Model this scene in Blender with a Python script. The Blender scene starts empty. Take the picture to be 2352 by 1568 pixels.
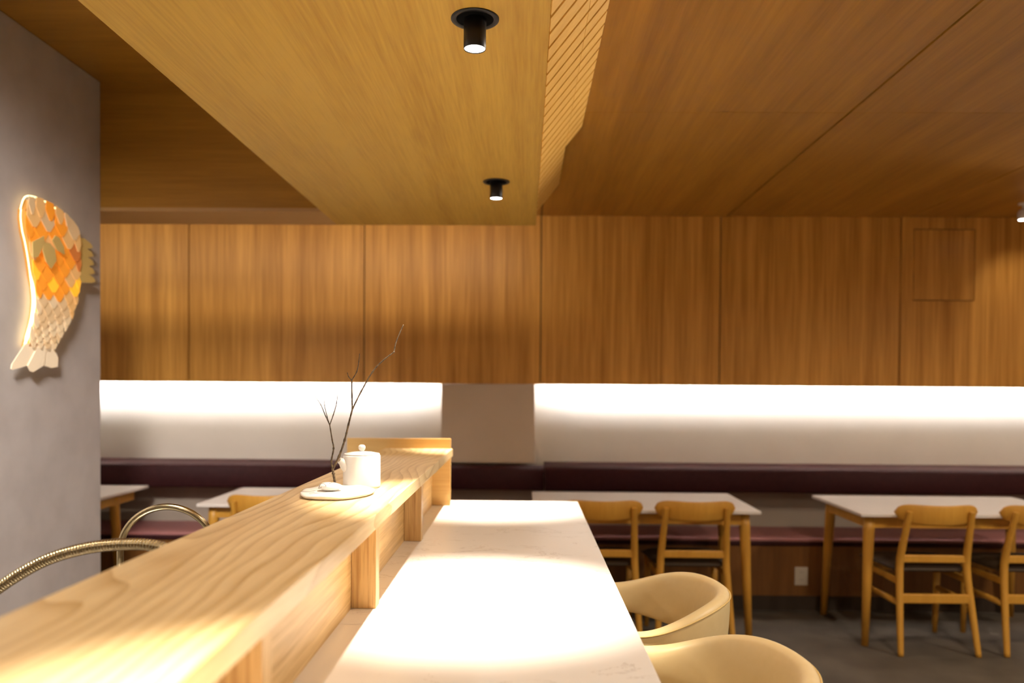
import bpy, bmesh, math, random
from mathutils import Vector, Matrix
random.seed(7)
PI = math.pi
scene = bpy.context.scene
COL = scene.collection

# ------------------------------------------------------------------ materials
def new_mat(name):
    m = bpy.data.materials.new(name); m.use_nodes = True
    nt = m.node_tree
    b = nt.nodes['Principled BSDF']
    return m, nt, b

def N(nt, kind, **kw):
    n = nt.nodes.new(kind)
    for k, v in kw.items():
        if k in n.inputs: n.inputs[k].default_value = v
        else: setattr(n, k, v)
    return n

def plain(name, col, rough=0.5, metal=0.0, spec=0.5, emit=None, estr=0.0):
    m, nt, b = new_mat(name)
    b.inputs['Base Color'].default_value = (*col, 1)
    b.inputs['Roughness'].default_value = rough
    b.inputs['Metallic'].default_value = metal
    b.inputs['Specular IOR Level'].default_value = spec
    if emit:
        b.inputs['Emission Color'].default_value = (*emit, 1)
        b.inputs['Emission Strength'].default_value = estr
    return m

def wood(name, light, dark, axis='Z', streak=14.0, fine=90.0, stretch=0.05, rough=0.42, contrast=(0.3, 0.72), rings=None, bump=0.02, spec=0.35):
    """Straight grained veneer: noise stretched along one axis, plus fine fibres; rings adds cathedral figure."""
    m, nt, b = new_mat(name); L = nt.links
    tc = N(nt, 'ShaderNodeTexCoord')
    def mapped(s, loc=(0, 0, 0)):
        mp = N(nt, 'ShaderNodeMapping')
        sc = [s, s, s]; sc['XYZ'.index(axis)] = s * stretch
        mp.inputs['Scale'].default_value = sc
        mp.inputs['Location'].default_value = loc
        L.new(tc.outputs['Object'], mp.inputs['Vector'])
        return mp
    a = N(nt, 'ShaderNodeTexNoise'); a.inputs['Scale'].default_value = 1.0
    a.inputs['Detail'].default_value = 5.0; a.inputs['Roughness'].default_value = 0.6; a.inputs['Distortion'].default_value = 0.4
    L.new(mapped(streak).outputs[0], a.inputs['Vector'])
    f = N(nt, 'ShaderNodeTexNoise'); f.inputs['Scale'].default_value = 1.0
    f.inputs['Detail'].default_value = 3.0
    L.new(mapped(fine, (3, 1, 2)).outputs[0], f.inputs['Vector'])
    mix = N(nt, 'ShaderNodeMath', operation='MULTIPLY_ADD')
    L.new(f.outputs['Fac'], mix.inputs[0]); mix.inputs[1].default_value = 0.35
    sub = N(nt, 'ShaderNodeMath', operation='MULTIPLY'); L.new(a.outputs['Fac'], sub.inputs[0]); sub.inputs[1].default_value = 0.65
    L.new(sub.outputs[0], mix.inputs[2])
    fac = mix.outputs[0]
    if rings:
        off, rs, st, dist, amt = rings
        mp = N(nt, 'ShaderNodeMapping')
        sc = [1, 1, 1]; sc['XYZ'.index(axis)] = st
        mp.inputs['Scale'].default_value = sc; mp.inputs['Location'].default_value = off
        L.new(tc.outputs['Object'], mp.inputs['Vector'])
        nz = N(nt, 'ShaderNodeTexNoise'); nz.inputs['Scale'].default_value = 3.0; nz.inputs['Detail'].default_value = 2.0
        L.new(mp.outputs[0], nz.inputs['Vector'])
        va = N(nt, 'ShaderNodeVectorMath', operation='MULTIPLY_ADD')
        L.new(nz.outputs['Color'], va.inputs[0]); va.inputs[1].default_value = (dist, dist, dist); L.new(mp.outputs[0], va.inputs[2])
        w = N(nt, 'ShaderNodeTexWave'); w.wave_type = 'RINGS'; w.rings_direction = axis; w.wave_profile = 'SAW'
        w.inputs['Scale'].default_value = rs; w.inputs['Distortion'].default_value = 0.8; w.inputs['Detail'].default_value = 1.0
        L.new(va.outputs[0], w.inputs['Vector'])
        pw = N(nt, 'ShaderNodeMath', operation='POWER'); L.new(w.outputs['Fac'], pw.inputs[0]); pw.inputs[1].default_value = 3.0
        mu = N(nt, 'ShaderNodeMath', operation='MULTIPLY_ADD'); L.new(pw.outputs[0], mu.inputs[0]); mu.inputs[1].default_value = -amt
        L.new(fac, mu.inputs[2]); fac = mu.outputs[0]
    r = N(nt, 'ShaderNodeValToRGB')
    r.color_ramp.elements[0].position = contrast[0]; r.color_ramp.elements[0].color = (*dark, 1)
    r.color_ramp.elements[1].position = contrast[1]; r.color_ramp.elements[1].color = (*light, 1)
    L.new(fac, r.inputs['Fac']); L.new(r.outputs['Color'], b.inputs['Base Color'])
    b.inputs['Roughness'].default_value = rough; b.inputs['Specular IOR Level'].default_value = spec
    if bump:
        bp = N(nt, 'ShaderNodeBump'); bp.inputs['Strength'].default_value = bump * 4; bp.inputs['Distance'].default_value = 0.002
        L.new(f.outputs['Fac'], bp.inputs['Height']); L.new(bp.outputs[0], b.inputs['Normal'])
    return m

def mottled(name, c1, c2, scale=6.0, rough=0.7, detail=6.0, bump=0.0, bscale=60.0, spec=0.3, lo=0.35, hi=0.65):
    m, nt, b = new_mat(name); L = nt.links
    tc = N(nt, 'ShaderNodeTexCoord')
    n = N(nt, 'ShaderNodeTexNoise'); n.inputs['Scale'].default_value = scale; n.inputs['Detail'].default_value = detail
    L.new(tc.outputs['Object'], n.inputs['Vector'])
    r = N(nt, 'ShaderNodeValToRGB')
    r.color_ramp.elements[0].position = lo; r.color_ramp.elements[0].color = (*c1, 1)
    r.color_ramp.elements[1].position = hi; r.color_ramp.elements[1].color = (*c2, 1)
    L.new(n.outputs['Fac'], r.inputs['Fac']); L.new(r.outputs['Color'], b.inputs['Base Color'])
    b.inputs['Roughness'].default_value = rough; b.inputs['Specular IOR Level'].default_value = spec
    if bump:
        n2 = N(nt, 'ShaderNodeTexNoise'); n2.inputs['Scale'].default_value = bscale; n2.inputs['Detail'].default_value = 4
        L.new(tc.outputs['Object'], n2.inputs['Vector'])
        bp = N(nt, 'ShaderNodeBump'); bp.inputs['Strength'].default_value = bump; bp.inputs['Distance'].default_value = 0.004
        L.new(n2.outputs['Fac'], bp.inputs['Height']); L.new(bp.outputs[0], b.inputs['Normal'])
    return m

def stone(name):
    m, nt, b = new_mat(name); L = nt.links
    tc = N(nt, 'ShaderNodeTexCoord')
    mp = N(nt, 'ShaderNodeMapping'); mp.inputs['Scale'].default_value = (5.0, 9.0, 5.0)
    L.new(tc.outputs['Object'], mp.inputs['Vector'])
    n = N(nt, 'ShaderNodeTexNoise'); n.inputs['Scale'].default_value = 1.0; n.inputs['Detail'].default_value = 8.0
    n.inputs['Roughness'].default_value = 0.65; n.inputs['Distortion'].default_value = 1.2
    L.new(mp.outputs[0], n.inputs['Vector'])
    # thin broken veins where the noise crosses one value
    s = N(nt, 'ShaderNodeMath', operation='SUBTRACT'); L.new(n.outputs['Fac'], s.inputs[0]); s.inputs[1].default_value = 0.60
    a = N(nt, 'ShaderNodeMath', operation='ABSOLUTE'); L.new(s.outputs[0], a.inputs[0])
    r = N(nt, 'ShaderNodeValToRGB')
    r.color_ramp.elements[0].position = 0.0; r.color_ramp.elements[0].color = (0.55, 0.50, 0.45, 1)
    r.color_ramp.elements[1].position = 0.012; r.color_ramp.elements[1].color = (0.80, 0.77, 0.735, 1)
    L.new(a.outputs[0], r.inputs['Fac']); L.new(r.outputs['Color'], b.inputs['Base Color'])
    b.inputs['Roughness'].default_value = 0.28; b.inputs['Specular IOR Level'].default_value = 0.45
    return m

M = {}
M['panel'] = wood('oak_wall_veneer', (0.78, 0.395, 0.080), (0.45, 0.195, 0.026), 'Z', streak=11, fine=75, stretch=0.03, contrast=(0.36, 0.62))
M['ceil'] = wood('oak_ceiling_veneer', (0.48, 0.232, 0.028), (0.32, 0.142, 0.013), 'Y', streak=7, fine=70, stretch=0.04, contrast=(0.36, 0.63), rough=0.45)
M['soffit'] = wood('pale_oak_soffit', (0.62, 0.385, 0.065), (0.45, 0.250, 0.034), 'Y', streak=8, fine=110, stretch=0.04, contrast=(0.36, 0.60), rough=0.5)
M['bulk'] = wood('oak_bulkhead', (0.46, 0.23, 0.03), (0.28, 0.125, 0.012), 'X', streak=10, fine=90, stretch=0.05)
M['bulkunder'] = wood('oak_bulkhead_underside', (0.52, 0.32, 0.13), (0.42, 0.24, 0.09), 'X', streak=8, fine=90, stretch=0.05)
M['slat'] = wood('warm_oak_slat', (0.84, 0.53, 0.135), (0.70, 0.40, 0.09), 'Z', streak=20, fine=90, stretch=0.1)
M['ledge'] = wood('ash_ledge', (0.80, 0.63, 0.36), (0.48, 0.305, 0.11), 'Y', streak=9, fine=150, stretch=0.05, contrast=(0.18, 0.62),
                  rings=((0.49, 0.1, -0.30), 13.0, 0.30, 0.26, 0.30), rough=0.33)
M['ashX'] = wood('ash_cross_board', (0.64, 0.42, 0.16), (0.47, 0.27, 0.08), 'X', streak=14, fine=120, stretch=0.05, rough=0.38)
M['ashY'] = wood('ash_back_board', (0.68, 0.46, 0.20), (0.45, 0.26, 0.085), 'Y', streak=55, fine=160, stretch=0.03, rough=0.4, contrast=(0.36, 0.6))
M['ashZ'] = wood('ash_block', (0.66, 0.44, 0.19), (0.40, 0.22, 0.07), 'Z', streak=70, fine=160, stretch=0.04, rough=0.4, contrast=(0.38, 0.58))
M['chairwood'] = wood('honey_beech', (0.60, 0.310, 0.045), (0.48, 0.225, 0.028), 'Z', streak=12, fine=80, stretch=0.08, rough=0.4)
M['benchwood'] = wood('walnut_bench_base', (0.24, 0.100, 0.022), (0.15, 0.058, 0.012), 'Z', streak=20, fine=90, stretch=0.04)
M['plaster'] = mottled('grey_plaster', (0.43, 0.395, 0.375), (0.49, 0.455, 0.435), scale=5, rough=0.85, bump=0.12, bscale=45)
M['white'] = mottled('white_wall_paint', (0.71, 0.645, 0.555), (0.74, 0.675, 0.585), scale=3, rough=0.8)
M['wallpaint'] = mottled('tan_wall_paint', (0.40, 0.34, 0.27), (0.44, 0.37, 0.30), scale=3, rough=0.8)
M['pilaster'] = mottled('warm_pilaster_paint', (0.62, 0.50, 0.37), (0.66, 0.53, 0.40), scale=3, rough=0.8)
M['floor'] = mottled('grey_concrete_floor', (0.075, 0.062, 0.045), (0.120, 0.100, 0.075), scale=3.5, rough=0.55, detail=8, bump=0.05)
M['stone'] = stone('white_quartz')
M['leather'] = mottled('burgundy_leather', (0.034, 0.007, 0.008), (0.042, 0.009, 0.010), scale=30, rough=0.6, spec=0.2)
M['seatleather'] = mottled('mauve_leather', (0.38, 0.16, 0.155), (0.42, 0.18, 0.175), scale=30, rough=0.55, spec=0.3)
M['cream'] = mottled('cream_leather', (0.74, 0.58, 0.30), (0.76, 0.60, 0.32), scale=40, rough=0.42, spec=0.4)
M['creampipe'] = plain('cream_piping', (0.72, 0.52, 0.20), 0.45)
M['brownseat'] = plain('dark_brown_leather', (0.045, 0.026, 0.012), 0.6, 0.0, 0.2)
M['tabletop'] = mottled('white_laminate', (0.68, 0.62, 0.56), (0.71, 0.65, 0.59), scale=4, rough=0.4)
M['black'] = plain('matte_black_metal', (0.012, 0.011, 0.011), 0.42, 0.0, 0.4)
M['lens'] = plain('lamp_lens', (0.9, 0.9, 0.9), 0.4, emit=(1.0, 0.97, 0.93), estr=14)
M['led'] = plain('led_diffuser', (0.9, 0.9, 0.9), 0.4, emit=(0.94, 0.94, 1.0), estr=118)
M['fishled'] = plain('fish_led', (0.9, 0.85, 0.6), 0.4, emit=(1.0, 0.80, 0.36), estr=3.5)
M['ceramic'] = plain('white_ceramic', (0.82, 0.79, 0.74), 0.35)
M['hole'] = plain('spout_hollow', (0.30, 0.20, 0.10), 0.6)
M['brass'] = plain('brushed_brass', (0.36, 0.285, 0.16), 0.22, 1.0)
M['twig'] = mottled('dry_bark', (0.035, 0.022, 0.012), (0.13, 0.090, 0.05), scale=160, rough=0.7)
M['whiteplastic'] = plain('ivory_plastic', (0.52, 0.45, 0.35), 0.45)
M['slot'] = plain('dark_slot', (0.03, 0.025, 0.02), 0.5)
M['steel'] = plain('steel', (0.45, 0.44, 0.42), 0.3, 1.0)
M['cord'] = plain('grey_cord', (0.26, 0.23, 0.20), 0.6)
M['dark'] = plain('dark_gap', (0.04, 0.022, 0.01), 0.8)
M['whitelamp'] = plain('white_lamp_body', (0.75, 0.70, 0.66), 0.4)
M['scale_back'] = plain('fish_back_plate', (0.45, 0.22, 0.05), 0.5, emit=(1, 0.42, 0.05), estr=0.10)
M['sc_peach'] = plain('scale_peach', (0.70, 0.45, 0.20), 0.35, emit=(1.0, 0.48, 0.13), estr=0.26)
M['sc_orange'] = plain('scale_orange', (0.75, 0.30, 0.03), 0.3, emit=(1.0, 0.28, 0.02), estr=0.40)
M['sc_rust'] = plain('scale_rust', (0.55, 0.20, 0.06), 0.35, emit=(0.9, 0.20, 0.03), estr=0.22)
M['sc_amber'] = plain('scale_amber', (0.80, 0.45, 0.04), 0.3, emit=(1.0, 0.45, 0.02), estr=0.60)
M['sc_tan'] = plain('scale_tan', (0.72, 0.54, 0.32), 0.4, emit=(1.0, 0.58, 0.24), estr=0.16)
M['sc_cream'] = plain('scale_cream', (0.80, 0.63, 0.40), 0.45, emit=(1.0, 0.72, 0.42), estr=0.16)
M['fin'] = plain('fin_ochre', (0.62, 0.45, 0.16), 0.45, emit=(1.0, 0.65, 0.15), estr=0.05)
M['fintail'] = plain('fin_cream', (0.82, 0.69, 0.50), 0.5, emit=(1.0, 0.75, 0.48), estr=0.22)

# ------------------------------------------------------------------ mesh helpers
def box(bm, x0, x1, y0, y1, z0, z1, bev=0.0, seg=2, mi=0):
    vs = [bm.verts.new((x, y, z)) for x in (x0, x1) for y in (y0, y1) for z in (z0, z1)]
    q = [(0, 1, 3, 2), (4, 6, 7, 5), (0, 4, 5, 1), (2, 3, 7, 6), (0, 2, 6, 4), (1, 5, 7, 3)]
    fs = [bm.faces.new([vs[i] for i in f]) for f in q]
    for f in fs: f.material_index = mi
    if bev:
        es = list({e for f in fs for e in f.edges})
        bmesh.ops.bevel(bm, geom=es, offset=bev, segments=seg, profile=0.5, affect='EDGES')

def tube(bm, pts, rad, seg=12, cap=True, ry=None, mi=0):
    """round (or elliptic) tube along points, one radius per point"""
    pts = [Vector(p) for p in pts]; n = len(pts)
    if not hasattr(rad, '__len__'): rad = [rad] * n
    rings = []; ref = None
    for i, p in enumerate(pts):
        t = (pts[min(i + 1, n - 1)] - pts[max(i - 1, 0)]).normalized()
        if ref is None:
            ref = Vector((1, 0, 0)) if abs(t.x) < 0.8 else Vector((0, 1, 0))
        u = (ref - t * ref.dot(t)).normalized(); v = t.cross(u); ref = u
        k = ry if ry else 1.0
        rings.append([bm.verts.new(p + u * (rad[i] * math.cos(2 * PI * j / seg)) + v * (rad[i] * k * math.sin(2 * PI * j / seg))) for j in range(seg)])
    for a, b in zip(rings, rings[1:]):
        for j in range(seg):
            f = bm.faces.new((a[j], a[(j + 1) % seg], b[(j + 1) % seg], b[j])); f.smooth = True; f.material_index = mi
    if cap:
        bm.faces.new(list(reversed(rings[0]))).material_index = mi; bm.faces.new(rings[-1]).material_index = mi

def lathe(bm, prof, seg=40, c=(0, 0, 0), smooth=True, mi=0):
    rings = []
    for r, z in prof:
        if r < 1e-6: rings.append([bm.verts.new((c[0], c[1], c[2] + z))])
        else: rings.append([bm.verts.new((c[0] + r * math.cos(2 * PI * j / seg), c[1] + r * math.sin(2 * PI * j / seg), c[2] + z)) for j in range(seg)])
    for a, b in zip(rings, rings[1:]):
        for j in range(seg):
            k = (j + 1) % seg
            if len(a) == 1 and len(b) == 1: continue
            if len(a) == 1: f = bm.faces.new((a[0], b[k], b[j]))
            elif len(b) == 1: f = bm.faces.new((a[j], a[k], b[0]))
            else: f = bm.faces.new((a[j], a[k], b[k], b[j]))
            f.smooth = smooth; f.material_index = mi

def spline(pts, n=8):
    """Catmull-Rom through pts"""
    P = [Vector(p) for p in pts]; out = []
    for i in range(len(P) - 1):
        a = P[max(i - 1, 0)]; b = P[i]; c = P[i + 1]; d = P[min(i + 2, len(P) - 1)]
        for k in range(n):
            t = k / n
            out.append(0.5 * ((2 * b) + (c - a) * t + (2 * a - 5 * b + 4 * c - d) * t * t + (3 * b - a - 3 * c + d) * t ** 3))
    out.append(P[-1]); return out

def obj(name, bm, mats, parent=None, smooth=False, subsurf=0):
    bmesh.ops.recalc_face_normals(bm, faces=bm.faces)
    me = bpy.data.meshes.new(name); bm.to_mesh(me); bm.free()
    if not isinstance(mats, (list, tuple)): mats = [mats]
    for m in mats: me.materials.append(m)
    if smooth:
        for p in me.polygons: p.use_smooth = True
    o = bpy.data.objects.new(name, me); COL.objects.link(o)
    if parent: o.parent = parent
    if subsurf:
        s = o.modifiers.new('sub', 'SUBSURF'); s.levels = subsurf; s.render_levels = subsurf
    return o

def tag(o, label, cat, group=None):
    o['label'] = label; o['category'] = cat
    if group: o['group'] = group
    return o

def thing(name, label, cat, loc=(0, 0, 0), rz=0, group=None):
    o = bpy.data.objects.new(name, None); COL.objects.link(o)
    o.empty_display_size = 0.1
    o.location = loc; o.rotation_euler = (0, 0, rz)
    return tag(o, label, cat, group)

def struct(name, bm, m, parent=None, **k):
    o = obj(name, bm, m, parent, **k)
    if not parent: o['kind'] = 'structure'
    return o

def dup(root, loc, rz, label, group=None):
    r = root.copy(); COL.objects.link(r); r.location = loc; r.rotation_euler = (0, 0, rz)
    r['label'] = label
    if group: r['group'] = group
    for ch in list(root.children):
        c = ch.copy(); COL.objects.link(c); c.parent = r
        for g in list(ch.children):
            d = g.copy(); COL.objects.link(d); d.parent = c
    return r

def B(): return bmesh.new()

# ------------------------------------------------------------------ the room
XR, YF = 5.2, -2.6          # right wall, wall behind the camera
b = B(); box(b, -5.0, XR, YF, 5.75, -0.06, 0.0); struct('floor', b, M['floor'])

# dining ceiling: veneer panels with open joints on a dark carrier
b = B()
xs = [0.0, 1.3405, 2.55, 3.76, XR]
ys = [YF, -0.3, 1.5, 3.35, 5.62]
for i in range(len(xs) - 1):
    for j in range(len(ys) - 1):
        gx0 = 0.0 if i == 0 else 0.005; gy = 0.0012
        box(b, xs[i] + gx0, xs[i + 1] - 0.005, ys[j] + gy, ys[j + 1] - gy, 2.55, 2.568)
box(b, -5.0, 0.0, 4.46, 5.62, 2.55, 2.568)
box(b, 0.10, 0.108, YF, 5.62, 2.5485, 2.5502, mi=1)
box(b, -5.0, XR, 4.46, 5.62, 2.57, 2.60, mi=1); box(b, -0.02, XR, YF, 4.46, 2.57, 2.60, mi=1)
struct('ceiling', b, [M['ceil'], M['dark']])
# raised ceiling over the kitchen
b = B(); box(b, -2.6, 0.0, YF, 4.14, 2.965, 3.0); struct('ceiling_kitchen', b, M['bulk'])

# lowered soffit above the bar with its return along the rear wall
b = B()
box(b, -1.055, 0.055, YF, 4.45, 2.30, 2.318)
box(b, -1.055, -1.037, YF, 4.10, 2.318, 2.965)
box(b, -0.02, 0.0, YF, 4.44, 2.318, 2.965)
struct('trim_1', b, M['soffit'])
b = B()
box(b, -5.0, -1.0555, 4.116, 4.45, 2.30, 2.3175, mi=1)
box(b, -5.0, -0.02, 4.1165, 4.136, 2.3175, 2.965, mi=0)
struct('trim_2', b, [M['bulk'], M['bulkunder']])

# rear wall: plaster, pilaster, and the oak cladding above
b = B()
box(b, -5.0, XR, 5.62, 5.75, 0.0, 2.60)
struct('wall_back', b, M['white'])
b = B(); box(b, -0.5616, 0.0683, 5.372, 5.6195, 0.89, 1.4195); struct('wall_back_pilaster', b, M['pilaster'])
b = B(); box(b, -5.0, XR, 5.505, 5.6195, 0.0, 0.80); struct('wall_back_lower', b, M['wallpaint'])
seams = [-4.65, -3.4601, -2.2705, -1.0834, 0.1042, 1.3008, 2.4947, 3.69, XR + 0.005]
clad = thing('wall_back_cladding', '', ''); del clad['label']; del clad['category']; clad['kind'] = 'structure'
for i in range(len(seams) - 1):
    b = B(); x0, x1 = seams[i] + 0.004, seams[i + 1] - 0.004
    z0 = 1.435
    if x0 < 2.58 < x1:        # this board has the hatch opening
        hx0, hx1, hz0, hz1 = 2.578, 2.984, 1.995, 2.470
        box(b, x0, hx0, 5.35, 5.368, z0, 2.549); box(b, hx1, x1, 5.35, 5.368, z0, 2.549)
        box(b, hx0, hx1, 5.35, 5.368, z0, hz0); box(b, hx0, hx1, 5.35, 5.368, hz1, 2.549)
    else:
        box(b, x0, x1, 5.35, 5.368, z0, 2.549)
    o = obj('wood_panel', b, M['panel'], clad)
    for v in o.data.vertices: v.co.z += 0
b = B(); box(b, -5.0, XR, 5.372, 5.385, 1.42, 2.549); obj('backing_board', b, M['dark'], clad)
b = B(); box(b, -5.0, XR, 5.350, 5.3715, 1.4207, 1.4345); obj('bottom_rail', b, M['panel'], clad)
# closes the top of the lit niche
b = B(); box(b, -5.0, XR, 5.386, 5.6195, 1.515, 1.53); obj('niche_top', b, M['white'], clad)

# grey plaster wall on the left of the kitchen
b = B(); box(b, -2.45, -2.208, YF, 4.116, 0.0, 2.9645, bev=0.006); struct('wall_left', b, M['plaster'])
b = B(); box(b, -5.15, -5.0, YF, 5.75, 0.0, 3.0); struct('wall_left_dining', b, M['wallpaint'])
b = B(); box(b, XR, XR + 0.15, YF, 5.75, 0.0, 3.0); struct('wall_right', b, M['wallpaint'])
b = B(); box(b, -5.0, XR, YF - 0.15, YF, 0.0, 3.0); struct('wall_front', b, M['wallpaint'])

# hatch in the cladding
h = thing('access_hatch', 'flush oak access hatch in the wall cladding near the right edge', 'hatch', (2.781, 5.35, 2.2325))
b = B(); box(b, -0.198, 0.198, 0.001, 0.017, -0.2325, 0.2325); obj('hatch_door', b, M['panel'], h)

# ------------------------------------------------------------------ bar counter
c = thing('bar_counter', 'long white quartz bar counter lit by the black downlights', 'counter')
for y0, y1 in ((-0.2, 1.7250), (1.7265, 3.640)):
    b = B(); box(b, -0.425, 0.2455, y0, y1, 0.845, 0.88, bev=0.002); obj('countertop_slab', b, M['stone'], c)
b = B(); box(b, -0.425, -0.05, -0.2, 3.60, 0.0, 0.8445); obj('counter_body', b, M['ashX'], c)

s = thing('raised_shelf', 'pale ash raised shelf running along the bar counter', 'shelf', (0, 0, 0.88))
b = B(); box(b, -0.606, -0.312, -0.1, 3.470, 0.217, 0.25, bev=0.0015); obj('shelf_board', b, M['ledge'], s)
b = B(); box(b, -0.42, -0.402, -0.1, 3.470, 0.0, 0.2165); obj('back_board', b, M['ashY'], s)
for y in (0.235, 1.04, 1.848, 2.662):
    b = B(); box(b, -0.4015, -0.344, y, y + 0.042, 0.0005, 0.2165, bev=0.001); obj('support_block', b, M['ashZ'], s)
b = B(); box(b, -0.776, -0.3215, 3.4705, 3.490, 0.0005, 0.293, bev=0.0015); obj('end_board', b, M['ashX'], s)

k = thing('kitchen_counter', 'low grey work counter behind the raised shelf', 'counter')
b = B(); box(b, -1.19, -0.43, -0.2, 3.40, 0.82, 0.85, bev=0.002); obj('worktop', b, M['steel'], k)
b = B(); box(b, -1.15, -0.44, -0.15, 3.36, 0.0, 0.8195); obj('cabinet', b, M['wallpaint'], k)

# faucets
def hose_curve(x0, pts, y): return [(x, y, z) for x, z in pts]
f = thing('pull_down_faucet', 'ribbed brass hose faucet arching behind the shelf at far left', 'faucet', (-1.135, 1.60, 0.85))
b = B(); lathe(b, [(0, 0), (0.028, 0), (0.028, 0.006), (0.017, 0.010), (0.017, 0.035), (0, 0.035)], 28); obj('base', b, M['brass'], f)
path = spline([(-1.135, 1.60, 0.88), (-1.108, 1.60, 0.944), (-1.0662, 1.60, 0.9855), (-0.9765, 1.60, 1.0392), (-0.8871, 1.60, 1.0668), (-0.8068, 1.60, 1.0756),
               (-0.7533, 1.60, 1.0733), (-0.70, 1.60, 1.058), (-0.665, 1.60, 1.03), (-0.65, 1.60, 0.985)], 26)
path = [p - Vector((-1.135, 1.60, 0.85)) for p in path]
# even spacing for the ribs
acc = [0]
for p, q in zip(path, path[1:]): acc.append(acc[-1] + (q - p).length)
def at_len(s_):
    for i in range(len(path) - 1):
        if acc[i + 1] >= s_:
            t = (s_ - acc[i]) / max(acc[i + 1] - acc[i], 1e-9); return path[i].lerp(path[i + 1], t)
    return path[-1]
pitch = 0.0062; pp = []; rr = []
n = int(acc[-1] / pitch)
for i in range(n):
    for fr, r in ((0.0, 0.0102), (0.18, 0.0121), (0.5, 0.0127), (0.82, 0.0121)):
        pp.append(at_len((i + fr) * pitch)); rr.append(r)
b = B(); tube(b, pp, rr, 20); obj('ribbed_hose', b, M['brass'], f)
b = B(); e = Vector((-0.65, 1.60, 0.985)) - Vector((-1.135, 1.60, 0.85))
tube(b, [e + Vector((0, 0, 0.01)), e, e + Vector((0, 0, -0.03)), e + Vector((0, 0, -0.085))], [0.0135, 0.0135, 0.016, 0.018], 24); obj('spray_head', b, M['brass'], f)

f2 = thing('gooseneck_faucet', 'slender smooth brass gooseneck faucet beyond the ribbed hose', 'faucet', (-1.075, 2.10, 0.85))
b = B(); lathe(b, [(0, 0), (0.024, 0), (0.024, 0.006), (0.013, 0.010), (0.013, 0.04), (0, 0.04)], 28); obj('base', b, M['brass'], f2)
arc = [(-1.075, 2.10, 0.885), (-1.075, 2.10, 0.945)]
for i in range(33):
    a = PI - PI * i / 32
    arc.append((-0.9475 + 0.1275 * math.cos(a), 2.10, 0.955 + 0.1205 * math.sin(a)))
arc += [(-0.820, 2.10, 0.93)]
b = B(); tube(b, [Vector(p) - Vector((-1.075, 2.10, 0.85)) for p in arc], 0.0088, 20); obj('spout', b, M['brass'], f2)

# ------------------------------------------------------------------ objects on the shelf
T = 1.1302
t = thing('teapot', 'small white cylindrical teapot with a round lid knob on the shelf', 'teapot', (-0.4345, 2.124, T))
b = B(); lathe(b, [(0, 0), (0.0470, 0), (0.0490, 0.002), (0.0497, 0.006), (0.0492, 0.083), (0.0478, 0.0862), (0.046, 0.087), (0, 0.087)], 64); obj('body', b, M['ceramic'], t)
b = B(); lathe(b, [(0, 0.0872), (0.0470, 0.0872), (0.0476, 0.0882), (0.046, 0.0898), (0.030, 0.0932), (0.012, 0.0952), (0.0055, 0.0957), (0, 0.0957)], 64); lid = obj('lid', b, M['ceramic'], t)
b = B(); lathe(b, [(r_, z_ - 0.0043) for r_, z_ in [(0, 0.0995), (0.0062, 0.0995), (0.0060, 0.102), (0.0086, 0.1055), (0.0094, 0.110), (0.0086, 0.1145), (0.0055, 0.1172), (0, 0.118)]], 32); obj('knob', b, M['ceramic'], lid)
b = B()
d = Vector((-0.87, -0.49, 0)).normalized()
sp = [d * 0.030 + Vector((0, 0, 0.053)), d * 0.041 + Vector((0, 0, 0.058)), d * 0.049 + Vector((0, 0, 0.0645)), d * 0.0555 + Vector((0, 0, 0.0700)), d * 0.0615 + Vector((0, 0, 0.0735))]
tube(b, sp, [0.0205, 0.0185, 0.0145, 0.0098, 0.0080], 28)
spo = obj('spout', b, M['ceramic'], t)
b = B(); dn = (sp[-1] - sp[-2]).normalized(); tube(b, [sp[-1] - dn * 0.002, sp[-1] + dn * 0.0004], [0.0046, 0.0046], 20); obj('spout_hole', b, M['hole'], spo)

p = thing('plate', 'flat irregular white plate beside the teapot', 'plate', (-0.4685, 1.970, T))
out = []
for i in range(64):
    a = 2 * PI * i / 64
    rx = 0.0885 * (1 + 0.05 * math.cos(a) + 0.03 * math.sin(3 * a + 0.6)); ry = 0.118 * (1 + 0.03 * math.cos(2 * a + 1) + 0.025 * math.sin(5 * a))
    out.append((rx * math.cos(a), ry * math.sin(a)))
b = B(); rings = []
for sc, z in ((0.0, 0.0), (0.88, 0.0), (0.95, 0.0015), (1.0, 0.006), (1.0, 0.0085), (0.985, 0.0105), (0.93, 0.0098), (0.6, 0.0085), (0.0, 0.0085)):
    if sc == 0: rings.append([b.verts.new((0, 0, z))])
    else: rings.append([b.verts.new((x * sc, y * sc, z + 0.0012 * math.sin(7 * math.atan2(y, x)) * (sc > 0.9 and z > 0.007))) for x, y in out])
for A, Bq in zip(rings, rings[1:]):
    for j in range(64):
        q = (j + 1) % 64
        if len(A) == 1: b.faces.new((A[0], Bq[j], Bq[q]))
        elif len(Bq) == 1: b.faces.new((A[j], A[q], Bq[0]))
        else: b.faces.new((A[j], A[q], Bq[q], Bq[j]))
plate_o = obj('dish', b, M['ceramic'], p, smooth=True)
for a0, a1 in (((-0.080, -0.022), (-0.045, -0.03)), ((-0.05, -0.06), (-0.015, -0.035)), ((0.012, -0.04), (0.045, -0.07)), ((-0.085, 0.01), (-0.05, 0.0))):
    b = B(); tube(b, [(a0[0], a0[1], 0.0096), ((a0[0] + a1[0]) / 2 + 0.002, (a0[1] + a1[1]) / 2, 0.0093), (a1[0], a1[1], 0.0092)], 0.0004, 6)
    obj('crack_line', b, M['cord'], p)

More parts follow.
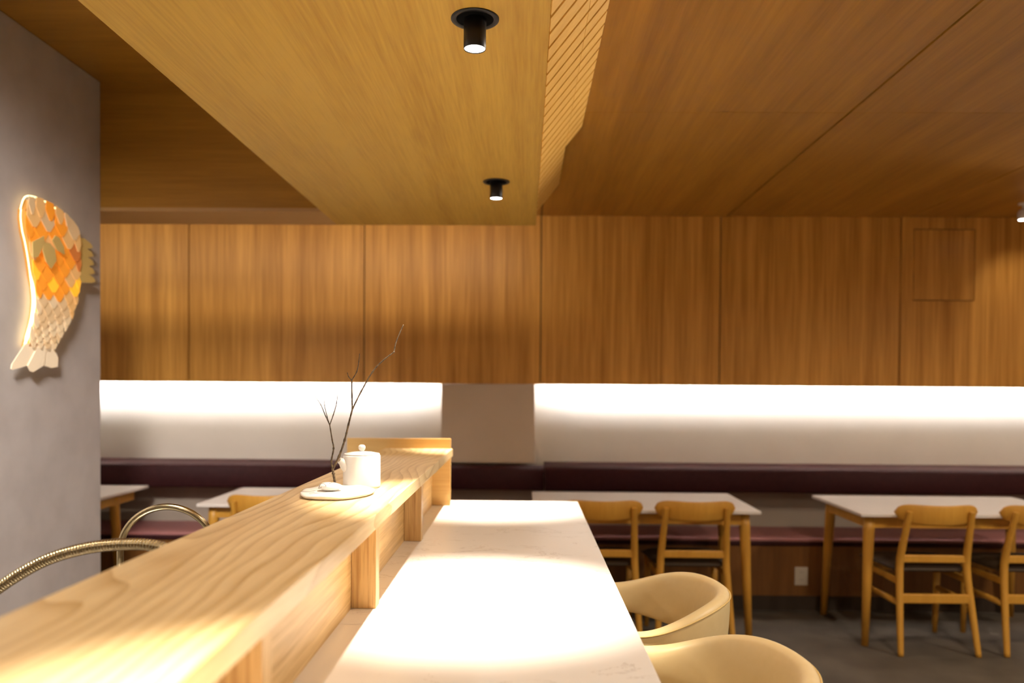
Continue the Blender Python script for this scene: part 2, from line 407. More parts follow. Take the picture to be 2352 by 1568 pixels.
st = thing('pebble_holder', 'smooth white pebble on the plate holding the twig', 'pebble', (-0.482, 1.972, T + 0.0088))
b = B(); bmesh.ops.create_uvsphere(b, u_segments=40, v_segments=20, radius=1.0)
for v in b.verts:
    x, y, z = v.co; v.co = Vector((0.029 * x * (1 + 0.10 * y), 0.026 * y, 0.0105 * (z + 1) * (1 - 0.10 * x)))
obj('stone', b, M['ceramic'], st, smooth=True)
b = B()
arcp = [(-0.011 + 0.009 * math.cos(a) - 0.002, -0.022 - 0.0035 * math.sin(a), 0.009 + 0.0125 * math.sin(a)) for a in [PI * i / 12 for i in range(13)]]
arcp += [(0.004, -0.012, 0.0212), (0.012, 0.0, 0.0206)]
tube(b, spline(arcp[::2] if False else arcp, 3), 0.0008, 8); obj('cord_loop', b, M['cord'], st)

tw = thing('twig', 'bare forked dry twig standing in the white pebble', 'twig', (-0.4789, 2.01, T + 0.02))
O = Vector((-0.4789, 2.01, T + 0.02))
def W2(pts): return [Vector((x, 2.01 + dy, z)) - O for x, z, dy in pts]
def limb(name, pts, r0, r1, parent, kn=True):
    P = spline(W2(pts), 7); n_ = len(P); R = []
    for i in range(n_):
        r = 1.22 * (r0 + (r1 - r0) * i / (n_ - 1))
        if kn and i % 7 == 0 and 0 < i < n_ - 1: r *= 1.35
        R.append(r * (1 + 0.10 * math.sin(i * 2.3)))
    b = B(); tube(b, P, R, 10); return obj(name, b, M['twig'], parent)
limb('stem', [(-0.4765, 1.142, 0), (-0.4789, 1.153, 0), (-0.4835, 1.178, 0), (-0.486, 1.190, 0)], 0.0029, 0.0027, tw)
limb('branch', [(-0.4855, 1.188, 0), (-0.488, 1.2105, -0.002), (-0.482, 1.2420, -0.006), (-0.485, 1.263, -0.008), (-0.4905, 1.3017, -0.012)], 0.0021, 0.0012, tw)
limb('twiglet', [(-0.4905, 1.3017, -0.012), (-0.501, 1.325, -0.014), (-0.512, 1.352, -0.016), (-0.527, 1.374, -0.018)], 0.0011, 0.0005, tw)
limb('twiglet', [(-0.4905, 1.3017, -0.012), (-0.4975, 1.322, -0.010), (-0.5055, 1.3515, -0.006), (-0.5063, 1.369, -0.004)], 0.0009, 0.0004, tw)
limb('twiglet', [(-0.4905, 1.3017, -0.012), (-0.482, 1.327, -0.010), (-0.4745, 1.357, -0.007), (-0.4731, 1.383, -0.004)], 0.0011, 0.0006, tw)
limb('branch', [(-0.4855, 1.188, 0), (-0.470, 1.222, 0.004), (-0.4571, 1.2622, 0.008), (-0.448, 1.303, 0.012), (-0.4395, 1.3407, 0.016)], 0.0025, 0.0017, tw)
limb('branch', [(-0.4395, 1.3407, 0.016), (-0.4402, 1.378, 0.014), (-0.4405, 1.4146, 0.012)], 0.0016, 0.0014, tw)
limb('twiglet', [(-0.4405, 1.4146, 0.012), (-0.448, 1.424, 0.010), (-0.4512, 1.4344, 0.009)], 0.0011, 0.0007, tw)
limb('twiglet', [(-0.4405, 1.4146, 0.012), (-0.428, 1.437, 0.014), (-0.4235, 1.462, 0.016), (-0.4220, 1.483, 0.018)], 0.0012, 0.0007, tw)
limb('branch', [(-0.4395, 1.3407, 0.016), (-0.418, 1.387, 0.022), (-0.3904, 1.437, 0.028), (-0.366, 1.465, 0.034), (-0.3376, 1.4885, 0.04)], 0.0016, 0.0013, tw)
limb('twiglet', [(-0.3376, 1.4885, 0.04), (-0.333, 1.512, 0.042), (-0.323, 1.540, 0.046), (-0.3148, 1.5596, 0.05)], 0.0013, 0.0010, tw)
b = B(); bmesh.ops.create_icosphere(b, subdivisions=2, radius=0.0026, matrix=Matrix.Translation(Vector((-0.3376, 2.05, 1.4885)) - O)); obj('bud', b, M['twig'], tw, smooth=True)

# ------------------------------------------------------------------ downlights in the soffit
dl = thing('downlight', 'black recessed downlight nearest the camera in the oak soffit', 'ceiling light', (-0.1282, 1.9604, 2.30), 0, 'black soffit downlights')
b = B(); lathe(b, [(0.044, -0.0005), (0.0475, -0.004), (0.0575, -0.004), (0.059, -0.0025), (0.059, -0.0005), (0.044, -0.0005)], 56); obj('trim_ring', b, M['black'], dl)
b = B(); lathe(b, [(0.0455, -0.001), (0.0455, -0.0022), (0.0, -0.0022)], 48); obj('recess', b, plain('recess_black', (0.003, 0.003, 0.003), 0.9, 0, 0.05), dl)
b = B(); lathe(b, [(0.0, -0.0025), (0.0275, -0.0025), (0.0275, -0.0735), (0.0268, -0.0745), (0.0258, -0.0745), (0.0258, -0.071), (0.0, -0.071)], 56); obj('lamp_tube', b, M['black'], dl)
b = B(); lathe(b, [(0.0, -0.0722), (0.0256, -0.0722), (0.0256, -0.0712), (0, -0.0712)], 48); obj('lens', b, M['lens'], dl)
dup(dl, (-0.131, 3.5037, 2.30), 0, 'black recessed downlight at the far end of the oak soffit')
dup(dl, (-0.128, 0.56, 2.30), 0, 'black recessed downlight above the near end of the shelf')

# ------------------------------------------------------------------ slatted screen beside the soffit
ss = thing('slat_screen', 'sloping screen of oak slats rising from the soffit edge', 'slat screen', (0, 0, 2.30))
S0 = Vector((0.058, 0.004)); S1 = Vector((0.240, 0.2315))          # x and height of the slope, bottom to top
def slope(u): return S0.lerp(S1, u)
nrm = Vector((S1.y - S0.y, -(S1.x - S0.x))).normalized()           # faces down and to the right
um = 0.615
nsl = 0; y = 4.10
while y > 0.9:
    for (u0, u1, ymax) in ((0.0, um - 0.004, 4.12), (um + 0.004, 1.0, 3.53)):
        if y > ymax: continue
        b = B(); th = 0.020; w = 0.073
        a0, a1 = slope(u0), slope(u1)
        dz = 0.010
        lift = 0.0                                              # each board tips slightly, its near edge proud
        V = []
        for yy, off in ((y - w, lift), (y, 0.0)):
            for q in (a0, a1):
                o_ = q + nrm * off; i_ = q + nrm * (off - th)
                V.append((Vector((o_.x, yy, o_.y)), Vector((i_.x, yy, i_.y))))
        vs = [[b.verts.new(v) for v in pr] for pr in V]
        (p0, q0), (p1, q1), (p2, q2), (p3, q3) = vs
        for fc in ((p0, p1, p3, p2), (q0, q2, q3, q1), (p0, p2, q2, q0), (p1, q1, q3, p3), (p0, q0, q1, p1), (p2, p3, q3, q2)): b.faces.new(fc)
        obj('slat', b, M['slat'], ss); nsl += 1
    y -= 0.0895
b = B()
for u0, u1, ymax in ((0.0, um, 4.12), (um, 1.0, 3.53)):
    a0, a1 = slope(u0) - nrm * 0.022, slope(u1) - nrm * 0.022
    a2, a3 = slope(u0) - nrm * 0.028, slope(u1) - nrm * 0.028
    V = [b.verts.new((q.x, yy, q.y)) for yy in (0.7, ymax) for q in (a0, a1, a3, a2)]
    for fc in ((0, 1, 2, 3), (4, 7, 6, 5), (0, 4, 5, 1), (1, 5, 6, 2), (2, 6, 7, 3), (3, 7, 4, 0)): b.faces.new([V[i] for i in fc])
obj('backing', b, M['dark'], ss)

# ------------------------------------------------------------------ LED strips under the cladding
def led(x0, x1, label):
    t = thing('led_strip', label, 'light strip', ((x0 + x1) / 2, 5.45, 1.44), 0, 'niche light strips'); hx = (x1 - x0) / 2
    b = B(); box(b, -hx, hx, -0.012, 0.020, -0.003, 0.0); box(b, -hx, hx, -0.012, -0.008, 0.0, 0.058); obj('channel', b, M['steel'], t)
    b = B(); box(b, -hx + 0.03, hx - 0.03, -0.0078, -0.002, 0.024, 0.052); obj('diffuser', b, M['led'], t)
led(-4.6, -0.59, 'white light strip under the cladding left of the pilaster')
led(0.10, 4.9, 'white light strip under the cladding right of the pilaster')

# ------------------------------------------------------------------ bench along the rear wall
be = thing('banquette_bench', 'long burgundy upholstered wall bench with dark wood base', 'bench', (0, 5.2, 0))
OY = 5.2
def bx(name, mat, x0, x1, y0, y1, z0, z1, bev=0.0, seg=2):
    b = B(); box(b, x0, x1, y0 - OY, y1 - OY, z0, z1, bev, seg); return obj(name, b, mat, be, smooth=False)
bx('base_panel', M['benchwood'], -5.0, XR, 5.062, 5.503, 0.09, 0.4045)
bx('plinth', M['dark'], -5.0, XR, 5.058, 5.503, 0.0, 0.0895)
bx('seat_rail', M['leather'], -5.0, XR, 5.054, 5.503, 0.405, 0.4345, 0.008)
bx('seat_cushion', M['seatleather'], -5.0, XR, 5.050, 5.503, 0.435, 0.4535, 0.007)
# left backrest wraps in front of the pilaster; the right one stops short of it
b = B()
def brest(b, prof, x0, x1):
    A = [b.verts.new((x0, yy - OY, zz)) for yy, zz in prof]; C2 = [b.verts.new((x1, yy - OY, zz)) for yy, zz in prof]
    n_ = len(prof)
    for i in range(n_): b.faces.new((A[i], A[(i + 1) % n_], C2[(i + 1) % n_], C2[i])).smooth = True
    b.faces.new(list(reversed(A))); b.faces.new(C2)
def bprof(yf, yr): return [(yf + 0.008, 0.715), (yf, 0.73), (yf, 0.845), (yf + 0.008, 0.862), (yf + 0.022, 0.871), (yf + 0.05, 0.875), (yr - 0.01, 0.878), (yr, 0.876), (yr, 0.803), (yf + 0.10, 0.803), (yf + 0.09, 0.715)]
def bprof2(yf, yr): return [(yf + 0.008, 0.715), (yf, 0.73), (yf, 0.845), (yf + 0.008, 0.862), (yf + 0.022, 0.871), (yf + 0.05, 0.875), (yr, 0.876), (yr, 0.715)]
brest(b, bprof(5.285, 5.619), -5.0, -0.565); brest(b, bprof2(5.285, 5.371), -0.565, 0.133); obj('backrest', b, M['leather'], be)
b = B(); brest(b, bprof(5.270, 5.619), 0.139, XR); obj('backrest', b, M['leather'], be)

o = thing('power_outlet', 'ivory double power outlet on the dark bench base', 'outlet', (1.7615, 5.0617, 0.2165))
b = B(); box(b, -0.041, 0.041, -0.006, 0, -0.058, 0.058, 0.003); obj('cover_plate', b, M['whiteplastic'], o)
for zz in (-0.024, 0.024):
    b = B(); box(b, -0.017, 0.017, -0.008, -0.006, zz - 0.015, zz + 0.015, 0.001)
    so = obj('socket', b, M['whiteplastic'], o)
    b = B()
    for xx in (-0.007, 0.007): box(b, xx - 0.001, xx + 0.001, -0.0085, -0.008, zz - 0.003, zz + 0.007)
    obj('slot', b, M['slot'], so)

# ------------------------------------------------------------------ tables
TW, TD, TH = 1.25, 0.745, 0.73
def make_table():
    t = thing('dining_table', 'white topped table with oak legs at the right, by the power outlet', 'table', (0, 0, 0), 0, 'dining tables along the bench')
    b = B(); vs = []
    x, y = TW / 2, TD / 2; r = 0.012
    box(b, -x, x, -y, y, TH - 0.018, TH, 0.003); obj('tabletop', b, M['tabletop'], t)
    b = B(); e = 0.055; z0, z1 = TH - 0.085, TH - 0.0185
    box(b, -x + e + .03, x - e - .03, -y + e, -y + e + 0.02, z0, z1); box(b, -x + e + .03, x - e - .03, y - e - 0.02, y - e, z0, z1)
    box(b, -x + e, -x + e + 0.02, -y + e + .03, y - e - .03, z0, z1); box(b, x - e - 0.02, x - e, -y + e + .03, y - e - .03, z0, z1)
    obj('apron', b, M['chairwood'], t)
    for sx in (-1, 1):
        for sy in (-1, 1):
            b = B(); top = Vector((sx * (x - 0.075), sy * (y - 0.075), TH - 0.0185)); bot = Vector((sx * (x - 0.048), sy * (y - 0.045), 0))
            tube(b, [bot, bot.lerp(top, 0.5), bot.lerp(top, 0.88), top], [0.0185, 0.025, 0.030, 0.030], 16); obj('leg', b, M['chairwood'], t)
    return t
def rear_inset(t, d):
    for c_ in t.children:
        if c_.name.startswith('leg') and c_.data.vertices[0].co.y > 0: c_.location.y = -d
tb = make_table(); tb.location = (1.825 + TW / 2, 4.325 + TD / 2, 0)
for loc, lab, d in (((0.052 + TW / 2, 4.372 + TD / 2, 0), 'white topped table with oak legs just beyond the far end of the bar counter', 0.10),
                    ((-1.845 + TW / 2, 4.446 + TD / 2, 0), 'white topped table half hidden behind the raised shelf and teapot', 0.165),
                    ((-2.50 - TW / 2, 4.515 + TD / 2, 0), 'white topped table cut off by the grey plaster wall', 0.235)):
    rear_inset(dup(tb, loc, 0, lab), d)
rear_inset(tb, 0.05)

# ------------------------------------------------------------------ wooden chairs
def make_chair():
    t = thing('dining_chair', 'honey wood chair with curved backrest at the right table, left of its pair', 'chair', (0, 0, 0), 0, 'wooden dining chairs')
    mt = M['chairwood']
    for s_ in (-1, 1):
        b = B(); P = spline([(s_ * 0.203, -0.222, 0.0), (s_ * 0.192, -0.182, 0.2), (s_ * 0.180, -0.145, 0.40), (s_ * 0.176, -0.142, 0.50), (s_ * 0.170, -0.172, 0.62), (s_ * 0.164, -0.207, 0.735), (s_ * 0.163, -0.214, 0.762)], 6)
        n_ = len(P); tube(b, P, [0.0145 + 0.0055 * math.sin(PI * min(1, i / n_ * 1.15)) for i in range(n_)], 14); obj('leg', b, mt, t)
        b = B(); tube(b, [(s_ * 0.196, 0.215, 0.0), (s_ * 0.196, 0.205, 0.22), (s_ * 0.196, 0.20, 0.425)], [0.0135, 0.019, 0.021], 14); obj('leg', b, mt, t)
        b = B(); box(b, s_ * 0.190 - 0.010, s_ * 0.190 + 0.010, -0.145, 0.20, 0.365, 0.40, 0.004)
        obj('side_rail', b, mt, t)
        b = B(); tube(b, [(s_ * 0.190, -0.168, 0.265), (s_ * 0.196, 0.205, 0.265)], 0.0125, 12, ry=1.3); obj('side_stretcher', b, mt, t)
    b = B(); box(b, -0.170, 0.170, -0.153, -0.131, 0.480, 0.520, 0.005); obj('rear_rail', b, mt, t)
    b = B(); box(b, -0.184, 0.184, -0.176, -0.152, 0.268, 0.317, 0.005); obj('rear_stretcher', b, mt, t)
    b = B(); box(b, -0.19, 0.19, 0.19, 0.21, 0.365, 0.415, 0.004); obj('front_rail', b, mt, t)
    # padded seat, wider in front
    b = B(); nx, ny = 14, 12; top = []; bot = []
    for j in range(ny + 1):
        v = j / ny; yy = -0.130 + 0.385 * v; hw = 0.196 + 0.036 * v
        ra, rb_ = [], []
        for i in range(nx + 1):
            u = -1 + 2 * i / nx
            e = (1 - abs(u) ** 6) * (1 - abs(2 * v - 1) ** 8)
            xx = hw * u; 
            ra.append(b.verts.new((xx, yy, 0.437 + 0.036 * e - 0.006 * (1 - u * u) * (1 - (2 * v - 1) ** 2)))); rb_.append(b.verts.new((xx * 0.985, yy, 0.432 - 0.014 * e)))
        top.append(ra); bot.append(rb_)
    for j in range(ny):
        for i in range(nx):
            b.faces.new((top[j][i], top[j][i + 1], top[j + 1][i + 1], top[j + 1][i])); b.faces.new((bot[j][i], bot[j + 1][i], bot[j + 1][i + 1], bot[j][i + 1]))
    for i in range(nx):
        b.faces.new((top[0][i], bot[0][i], bot[0][i + 1], top[0][i + 1])); b.faces.new((top[ny][i], top[ny][i + 1], bot[ny][i + 1], bot[ny][i]))
    for j in range(ny):
        b.faces.new((top[j][0], top[j + 1][0], bot[j + 1][0], bot[j][0])); b.faces.new((top[j][nx], bot[j][nx], bot[j + 1][nx], top[j + 1][nx]))
    obj('seat', b, M['brownseat'], t, smooth=True)
    # curved backrest with rounded ears
    b = B(); n_ = 36; F, K = [], []
    for i in range(n_ + 1):
        u = -1 + 2 * i / n_; xx = 0.2175 * u
        hh = 0.053 * (1 - abs(u) ** 7) ** 0.5 * (1 - 0.10 * abs(u) ** 3)
        zc = 0.742 + 0.012 * u * u
        yy = -0.232 + 0.068 * u * u
        th = 0.018
        hh = max(hh, 0.002)
        fr, bk = [], []
        for kz in (-1, -0.85, 0, 0.85, 1):
            inn = 0.005 if abs(kz) == 1 else 0.0
            fr.append(b.verts.new((xx, yy + inn + 0.010 * -kz * 0.5, zc + hh * kz))); bk.append(b.verts.new((xx * 0.985, yy + th - inn + 0.010 * -kz * 0.5, zc + hh * kz)))
        F.append(fr); K.append(bk)
    for i in range(n_):
        for q in range(4):
            b.faces.new((F[i][q], F[i + 1][q], F[i + 1][q + 1], F[i][q + 1])); b.faces.new((K[i][q], K[i][q + 1], K[i + 1][q + 1], K[i + 1][q]))
        b.faces.new((F[i][0], K[i][0], K[i + 1][0], F[i + 1][0])); b.faces.new((F[i][4], F[i + 1][4], K[i + 1][4], K[i][4]))
    for i in (0, n_):
        for q in range(4): b.faces.new((F[i][q], F[i][q + 1], K[i][q + 1], K[i][q]))
    obj('backrest', b, mt, t, smooth=True)
    return t
ch = make_chair(); ch.location = (2.190, 4.418, 0)
CH = [((2.748, 4.425, 0), 'honey wood chair with curved backrest cut off by the right edge'),
      ((0.925, 4.475, 0), 'honey wood chair at the table beyond the counter, right of its pair'),
      ((0.428, 4.470, 0), 'honey wood chair at the table beyond the counter, half hidden by the counter corner'),
      ((-1.432, 4.555, 0), 'honey wood chair behind the raised shelf, left of the teapot')]
for loc, lab in CH: dup(ch, loc, 0, lab)

# ------------------------------------------------------------------ cream bar chairs
def smooth01(x): x = max(0, min(1, x)); return x * x * (3 - 2 * x)
def make_cream():
    t = thing('barrel_chair', 'cream leather barrel chair at the counter, farther of two', 'chair', (0, 0, 0), 0, 'cream chairs at the counter')
    n_ = 72; A0 = math.radians(128)
    b = B(); rows = []; pipe = []
    for i in range(n_ + 1):
        ph = -A0 + 2 * A0 * i / n_
        k = smooth01((math.cos(ph) + 0.05) / 0.98)
        zt = 0.756 + 0.064 * k; zb = 0.668 - 0.034 * k
        ro = Vector((0.280, 0.290)); 
        rin_t = 0.050 + 0.0 * k
        flare = 0.012 * k
        end = 1.0
        if i < 4 or i > n_ - 4: end = 0.55 + 0.45 * math.sin(PI / 2 * min(i, n_ - i) / 4)
        zm = (zt + zb) / 2; hh = (zt - zb) / 2 * end; 
        prof = []
        # closed section: outer bottom up to the rim and down the inner face
        for (dr, dz) in ((-0.008, -1), (0.0, -0.90), (0.002, 0.0), (0.0, 0.80), (-0.006, 0.93), (-0.020, 1.0), (-0.036, 0.965), (-0.048, 0.82), (-0.056, 0.30), (-0.060, -0.5), (-0.056, -0.92), (-0.045, -1.0)):
            rr_ = 1.0; 
            q = dr * (1.0 if end == 1 else end)
            rx, ry = ro.x + q + flare * (dz + 1) / 2, ro.y + q + flare * (dz + 1) / 2
            prof.append(b.verts.new((rx * math.cos(ph), ry * math.sin(ph), zm + hh * dz)))
        rows.append(prof)
        pipe.append(Vector(((ro.x + flare * 0.9 - 0.0005) * math.cos(ph), (ro.y + flare * 0.9 - 0.0005) * math.sin(ph), zm + hh * 0.84)))
    m_ = len(rows[0])
    for A, C_ in zip(rows, rows[1:]):
        for j in range(m_):
            b.faces.new((A[j], A[(j + 1) % m_], C_[(j + 1) % m_], C_[j]))
    b.faces.new(rows[0]); b.faces.new(list(reversed(rows[-1])))
    bk = obj('backrest', b, M['cream'], t, smooth=True, subsurf=1)
    b = B(); tube(b, pipe, 0.0022, 8); obj('piping', b, M['creampipe'], bk)
    b = B(); lathe(b, [(0, 0.455), (0.205, 0.455), (0.232, 0.468), (0.240, 0.49), (0.232, 0.512), (0.205, 0.524), (0, 0.530)], 56); obj('seat', b, M['cream'], t)
    b = B(); lathe(b, [(0, 0.425), (0.20, 0.425), (0.21, 0.4545), (0, 0.4545)], 48); obj('seat_frame', b, M['chairwood'], t)
    for a in (-125, -42, 42, 125):
        a = math.radians(a); cx, cy = math.cos(a), math.sin(a)
        b = B(); zt = 0.69
        tube(b, [(0.265 * cx, 0.265 * cy, 0.0), (0.258 * cx, 0.262 * cy, 0.42), (0.252 * cx, 0.262 * cy, zt)], [0.013, 0.018, 0.015], 14); obj('leg', b, M['chairwood'], t)
    return t
cr = make_cream(); cr.location = (0.315, 2.365, 0)
dup(cr, (0.333, 1.715, 0), 0, 'cream leather barrel chair at the counter, nearest the camera')

# ------------------------------------------------------------------ fish wall lamp
XW = -2.2078
fi = thing('fish_wall_lamp', 'glowing orange fish shaped wall lamp on the grey plaster wall', 'wall lamp', (XW, 3.64, 1.85))
FO = Vector((XW, 3.64, 1.85))
FLp = [(3.454, 2.215), (3.421, 2.154), (3.418, 2.116), (3.429, 2.062), (3.447, 2.018), (3.466, 1.955), (3.484, 1.882), (3.502, 1.826), (3.509, 1.769), (3.502, 1.711), (3.486, 1.661), (3.464, 1.612), (3.443, 1.563)]
FRp = [(3.454, 2.215), (3.529, 2.227), (3.627, 2.22), (3.731, 2.197), (3.804, 2.171), (3.833, 2.141), (3.844, 2.08), (3.848, 1.996), (3.848, 1.912), (3.84, 1.858), (3.821, 1.803), (3.788, 1.737), (3.751, 1.682), (3.705, 1.638), (3.652, 1.578)]
def plate_prism(b, poly, x0, x1, mi=0, tilt=None):
    """flat plate parallel to the wall: poly of (y, z), from depth x0 to x1; tilt adds depth towards the lower tip"""
    f_ = tilt or (lambda y, z: 0.0)
    A = [b.verts.new(Vector((XW + x0 + f_(y, z), y, z)) - FO) for y, z in poly]; C_ = [b.verts.new(Vector((XW + x1 + f_(y, z), y, z)) - FO) for y, z in poly]
    n_ = len(poly)
    for i in range(n_): b.faces.new((A[i], A[(i + 1) % n_], C_[(i + 1) % n_], C_[i])).material_index = mi
    b.faces.new(list(reversed(A))).material_index = mi; b.faces.new(C_).material_index = mi
b = B(); plate_prism(b, [(y + 0.016, z - 0.01 * (z > 2.19)) for y, z in FLp] + [(y - 0.012, z - 0.012 * (z > 2.1)) for y, z in reversed(FRp[1:])], 0.0, 0.034); obj('body_plate', b, M['scale_back'], fi)
def to_local(pts, x): return [Vector((XW + x, y, z)) - FO for y, z in pts]
b = B()
tube(b, spline(to_local([(y + 0.002, z) for y, z in FLp[1:]], 0.024), 4), [0.0026] * 20 + [0.0034, 0.0045, 0.0055, 0.0065] + [0.0075] * 18 + [0.005] * 3, 8)
tube(b, spline(to_local([FLp[1], FLp[0]] + [(y + 0.003, z + 0.004) for y, z in FRp[1:]], 0.022), 4), 0.0026, 8)
obj('light_strip', b, M['fishled'], fi)
def bound(P, z):
    for (y0, z0), (y1, z1) in zip(P, P[1:]):
        if (z0 >= z >= z1): return y0 + (y1 - y0) * (z0 - z) / max(z0 - z1, 1e-6)
    return P[-1][0] if z < P[-1][1] else P[1][0]
FRm = FRp[2:]
def ztop(y):
    for (y0, z0), (y1, z1) in zip(FRp[:6], FRp[1:6]):
        if y0 <= y <= y1: return z0 + (z1 - z0) * (y - y0) / max(y1 - y0, 1e-6)
    return 2.215
def clampf(y, z):
    y = max(y, bound(FLp, min(z, 2.214)) - 0.013)
    if z < 2.14: y = min(y, bound(FRp[5:], z) + 0.003)
    return (y, min(z, ztop(y) + 0.001)) if y < 3.833 else (y, z)
smats = [M['sc_peach'], M['sc_orange'], M['sc_rust'], M['sc_amber'], M['sc_tan'], M['sc_cream']]
b = B(); z = 1.586; row = 0
rows_ = []
while z < 2.20:
    f01 = (z - 1.57) / 0.62
    hgt = 0.050 + 0.052 * f01
    rows_.append((z, hgt)); z += hgt * 0.56
for ri, (z, hgt) in enumerate(rows_):
    yl = bound(FLp[1:], min(z, 2.15)); yr = bound(FRm, min(z, 2.19)) if z < 2.19 else 3.74
    if z > 2.15: yl = 3.445
    f01 = (z - 1.57) / 0.62
    n_ = 4 if f01 < 0.75 else 4
    w = (yr - yl) / n_
    off = 0.5 if ri % 2 else 0.0
    cnt = n_ + (1 if off else 0)
    for i in range(cnt):
        ya = yl + (i - off) * w; yb = ya + w
        ya = max(ya, yl - 0.014); yb = min(yb, yr + 0.002)
        if yb - ya < 0.018: continue
        g = 0.0015; ya += g; yb -= g; ym = (ya + yb) / 2
        zt = z + hgt * 0.62; zb = z - hgt * 0.52
        poly = [(ya + (yb - ya) * 0.12, zt), (ym, zt + 0.006), (yb - (yb - ya) * 0.12, zt), (yb, z - hgt * 0.1), (ym + (yb - ya) * 0.12, zb), (ym - (yb - ya) * 0.12, zb), (ya, z - hgt * 0.1)]
        hsh = (ri * 5 + i * 7 + (ri * i) % 3) % 4
        if f01 < 0.2: mi = (5, 5, 4, 5)[hsh]
        elif f01 < 0.36: mi = (4, 5, 4, 0)[hsh]
        elif f01 < 0.46: mi = (0, 3, 4, 1)[hsh]
        elif f01 < 0.60: mi = (1, 3, 0, 1)[hsh]
        elif f01 < 0.80: mi = (1, 2, 1, 0)[hsh]
        else: mi = (0, 1, 0, 4)[hsh]
        poly = [clampf(*q) for q in poly]
        dep = 0.0355 + 0.0006 * ri
        plate_prism(b, poly, dep, dep + 0.003, mi, tilt=lambda y, zz, zt=zt, zb=zb: 0.007 * (zt - zz) / (zt - zb))
obj('scales', b, smats, fi)
b = B()
for q in ([(3.435, 2.016), (3.519, 2.057), (3.522, 2.026), (3.475, 1.957), (3.438, 1.949)], [(3.519, 2.03), (3.564, 2.032), (3.6, 2.011), (3.613, 1.963), (3.573, 1.92), (3.535, 1.945), (3.509, 1.991)],
          [(3.58, 2.049), (3.603, 2.075), (3.634, 2.072), (3.671, 2.035), (3.678, 2.0), (3.62, 2.01)]):
    plate_prism(b, q, 0.063, 0.067)
obj('pectoral_fin', b, M['fin'], fi)
b = B()
for i in range(5):
    dz = -0.0425 * i
    q = [(3.833, 2.110 + dz), (3.902, 2.118 + dz), (3.962, 2.103 + dz), (3.981, 2.086 + dz), (3.945, 2.074 + dz), (3.841, 2.064 + dz)]
    plate_prism(b, q, 0.030 + 0.0035 * i, 0.0335 + 0.0035 * i)
obj('dorsal_fin', b, M['fin'], fi)
b = B()
for i, q in enumerate(([(3.437, 1.575), (3.524, 1.575), (3.514, 1.538), (3.445, 1.478), (3.348, 1.458), (3.339, 1.462), (3.345, 1.482)], [(3.524, 1.575), (3.579, 1.575), (3.562, 1.483), (3.485, 1.452), (3.464, 1.455), (3.445, 1.478)],
          [(3.579, 1.575), (3.632, 1.580), (3.68, 1.521), (3.676, 1.48), (3.628, 1.473), (3.568, 1.483)])):
    plate_prism(b, q, 0.030 + 0.0045 * (i == 1), 0.034 + 0.0045 * (i == 1))
obj('tail_fin', b, M['fintail'], fi)

# ------------------------------------------------------------------ small white ceiling spot at the right edge
sl = thing('ceiling_spotlight', 'small white ceiling spotlight at the right edge by the cladding', 'ceiling light', (3.05, 4.95, 2.55))
b = B(); lathe(b, [(0, 0), (0.03, 0), (0.03, -0.01), (0.008, -0.014), (0.008, -0.04), (0, -0.04)], 28); obj('mount', b, M['whitelamp'], sl)
b = B(); lathe(b, [(0, -0.038), (0.020, -0.04), (0.030, -0.052), (0.032, -0.07), (0.030, -0.10), (0, -0.10)], 32); hd = obj('lamp_head', b, M['whitelamp'], sl)
b = B(); lathe(b, [(0, -0.1005), (0.026, -0.1005), (0.026, -0.1025), (0, -0.1025)], 28); obj('lens', b, M['lens'], hd)

# ------------------------------------------------------------------ lights
def lamp(name, kind, loc, energy, color=(1, 1, 1), target=None, **kw):
    l = bpy.data.lights.new(name, kind); l.energy = energy; l.color = color
    for a, v in kw.items(): setattr(l, a, v)
    o = bpy.data.objects.new(name, l); COL.objects.link(o); o.location = loc
    if target is not None:
        o.rotation_euler = (Vector(target) - Vector(loc)).to_track_quat('-Z', 'Y').to_euler()
    return o
WARM = (1.0, 0.86, 0.70)
for x, y in ((-0.1282, 1.9604), (-0.131, 3.5037), (-0.128, 0.56)):
    lamp('downlight_lamp', 'SPOT', (x, y, 2.2255), 430, WARM, (x, y, 0), spot_size=math.radians(46), spot_blend=0.8, shadow_soft_size=0.02)
    lamp('downlight_spill', 'SPOT', (x, y, 2.2250), 29, WARM, (x, y, 0), spot_size=math.radians(140), spot_blend=0.7, shadow_soft_size=0.024)
# linear lamp in the cove above the rear bulkhead
lamp('cove_lamp', 'AREA', (-1.9, 4.30, 2.40), 6.0, (1.0, 0.86, 0.66), (-1.9, 5.35, 2.22), shape='RECTANGLE', size=3.7, size_y=0.03, spread=math.radians(100))
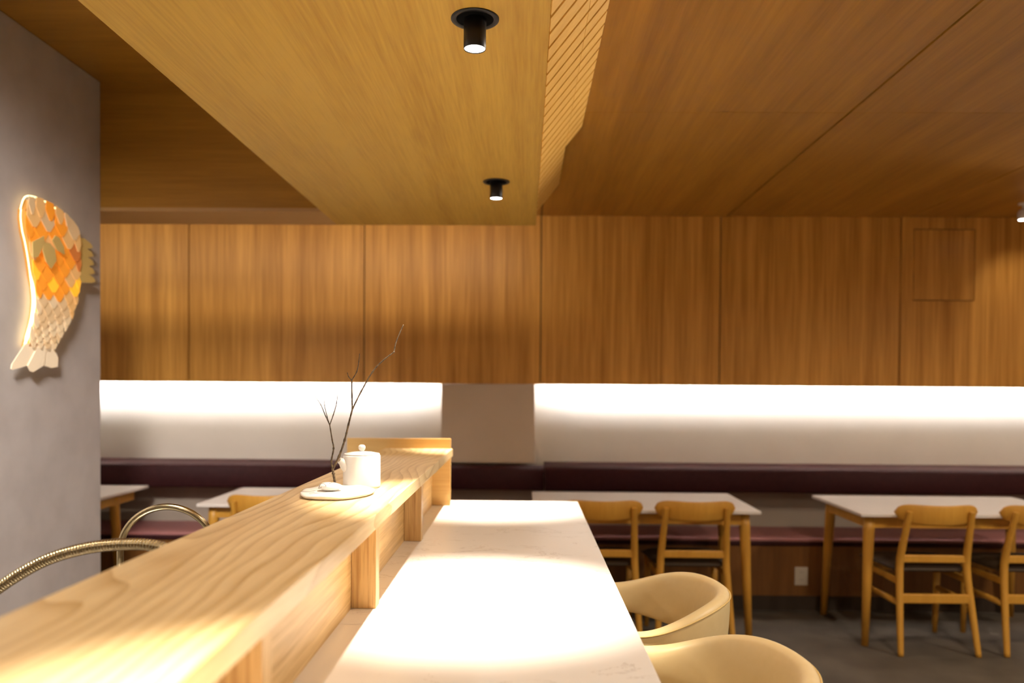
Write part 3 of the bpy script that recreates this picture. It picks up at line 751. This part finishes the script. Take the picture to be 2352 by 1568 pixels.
# unseen fill spots added around the dining room to raise its ambient light
for x, y, e in ((3.6, 2.6, 150), (1.9, 2.2, 130), (3.6, 0.4, 150), (1.7, -0.9, 190), (4.4, 4.4, 50), (-1.6, -0.8, 80), (-3.6, 3.2, 45)):
    lamp('dining_fill', 'SPOT', (x, y, 2.53), e, WARM, (x, y, 0), spot_size=math.radians(170), spot_blend=0.8, shadow_soft_size=0.06)
lamp('slat_fill_spot', 'SPOT', (3.7, 4.5, 2.543), 900, WARM, (0.15, 2.3, 2.43), spot_size=math.radians(44), spot_blend=0.9, shadow_soft_size=0.04)  # extra spot added out of frame to brighten the slats
lamp('wall_spot', 'SPOT', (3.05, 4.95, 2.445), 11, WARM, (3.35, 5.35, 1.85), spot_size=math.radians(84), spot_blend=1.0, shadow_soft_size=0.03)
# kitchen lamps
lamp('kitchen_lamp', 'SPOT', (-1.3, 1.2, 2.9), 900, (1.0, 0.93, 0.87), (-2.2, 2.6, 1.0), spot_size=math.radians(95), spot_blend=0.9, shadow_soft_size=0.25)
#lamp('fish_glow', 'POINT', (XW + 0.03, 3.46, 1.70), 0.12, (1.0, 0.8, 0.45), shadow_soft_size=0.02)

w = bpy.data.worlds.new('World'); scene.world = w; w.use_nodes = True
w.node_tree.nodes['Background'].inputs[0].default_value = (1.0, 0.85, 0.7, 1); w.node_tree.nodes['Background'].inputs[1].default_value = 0.02

# ------------------------------------------------------------------ camera
cd = bpy.data.cameras.new('camera'); cam = bpy.data.objects.new('camera', cd); COL.objects.link(cam)
cd.sensor_width = 36; cd.lens = 28.0; cd.clip_start = 0.02
cd.shift_y = 134.0 / 2352
Rm = Matrix.Rotation(0.0158, 3, 'Z') @ Matrix.Rotation(PI / 2 - 0.0159, 3, 'X') @ Matrix.Rotation(0.0072, 3, 'Z')
cam.matrix_world = Matrix.Translation((0, 0, 1.40)) @ Rm.to_4x4()
cd.dof.use_dof = True; cd.dof.focus_distance = 2.1; cd.dof.aperture_fstop = 2.0
scene.camera = cam
vs = scene.view_settings
vs.view_transform = 'Standard'; vs.look = 'None'; vs.exposure = 0.0; vs.gamma = 1.0
try: vs.use_curve_mapping = False
except Exception: pass
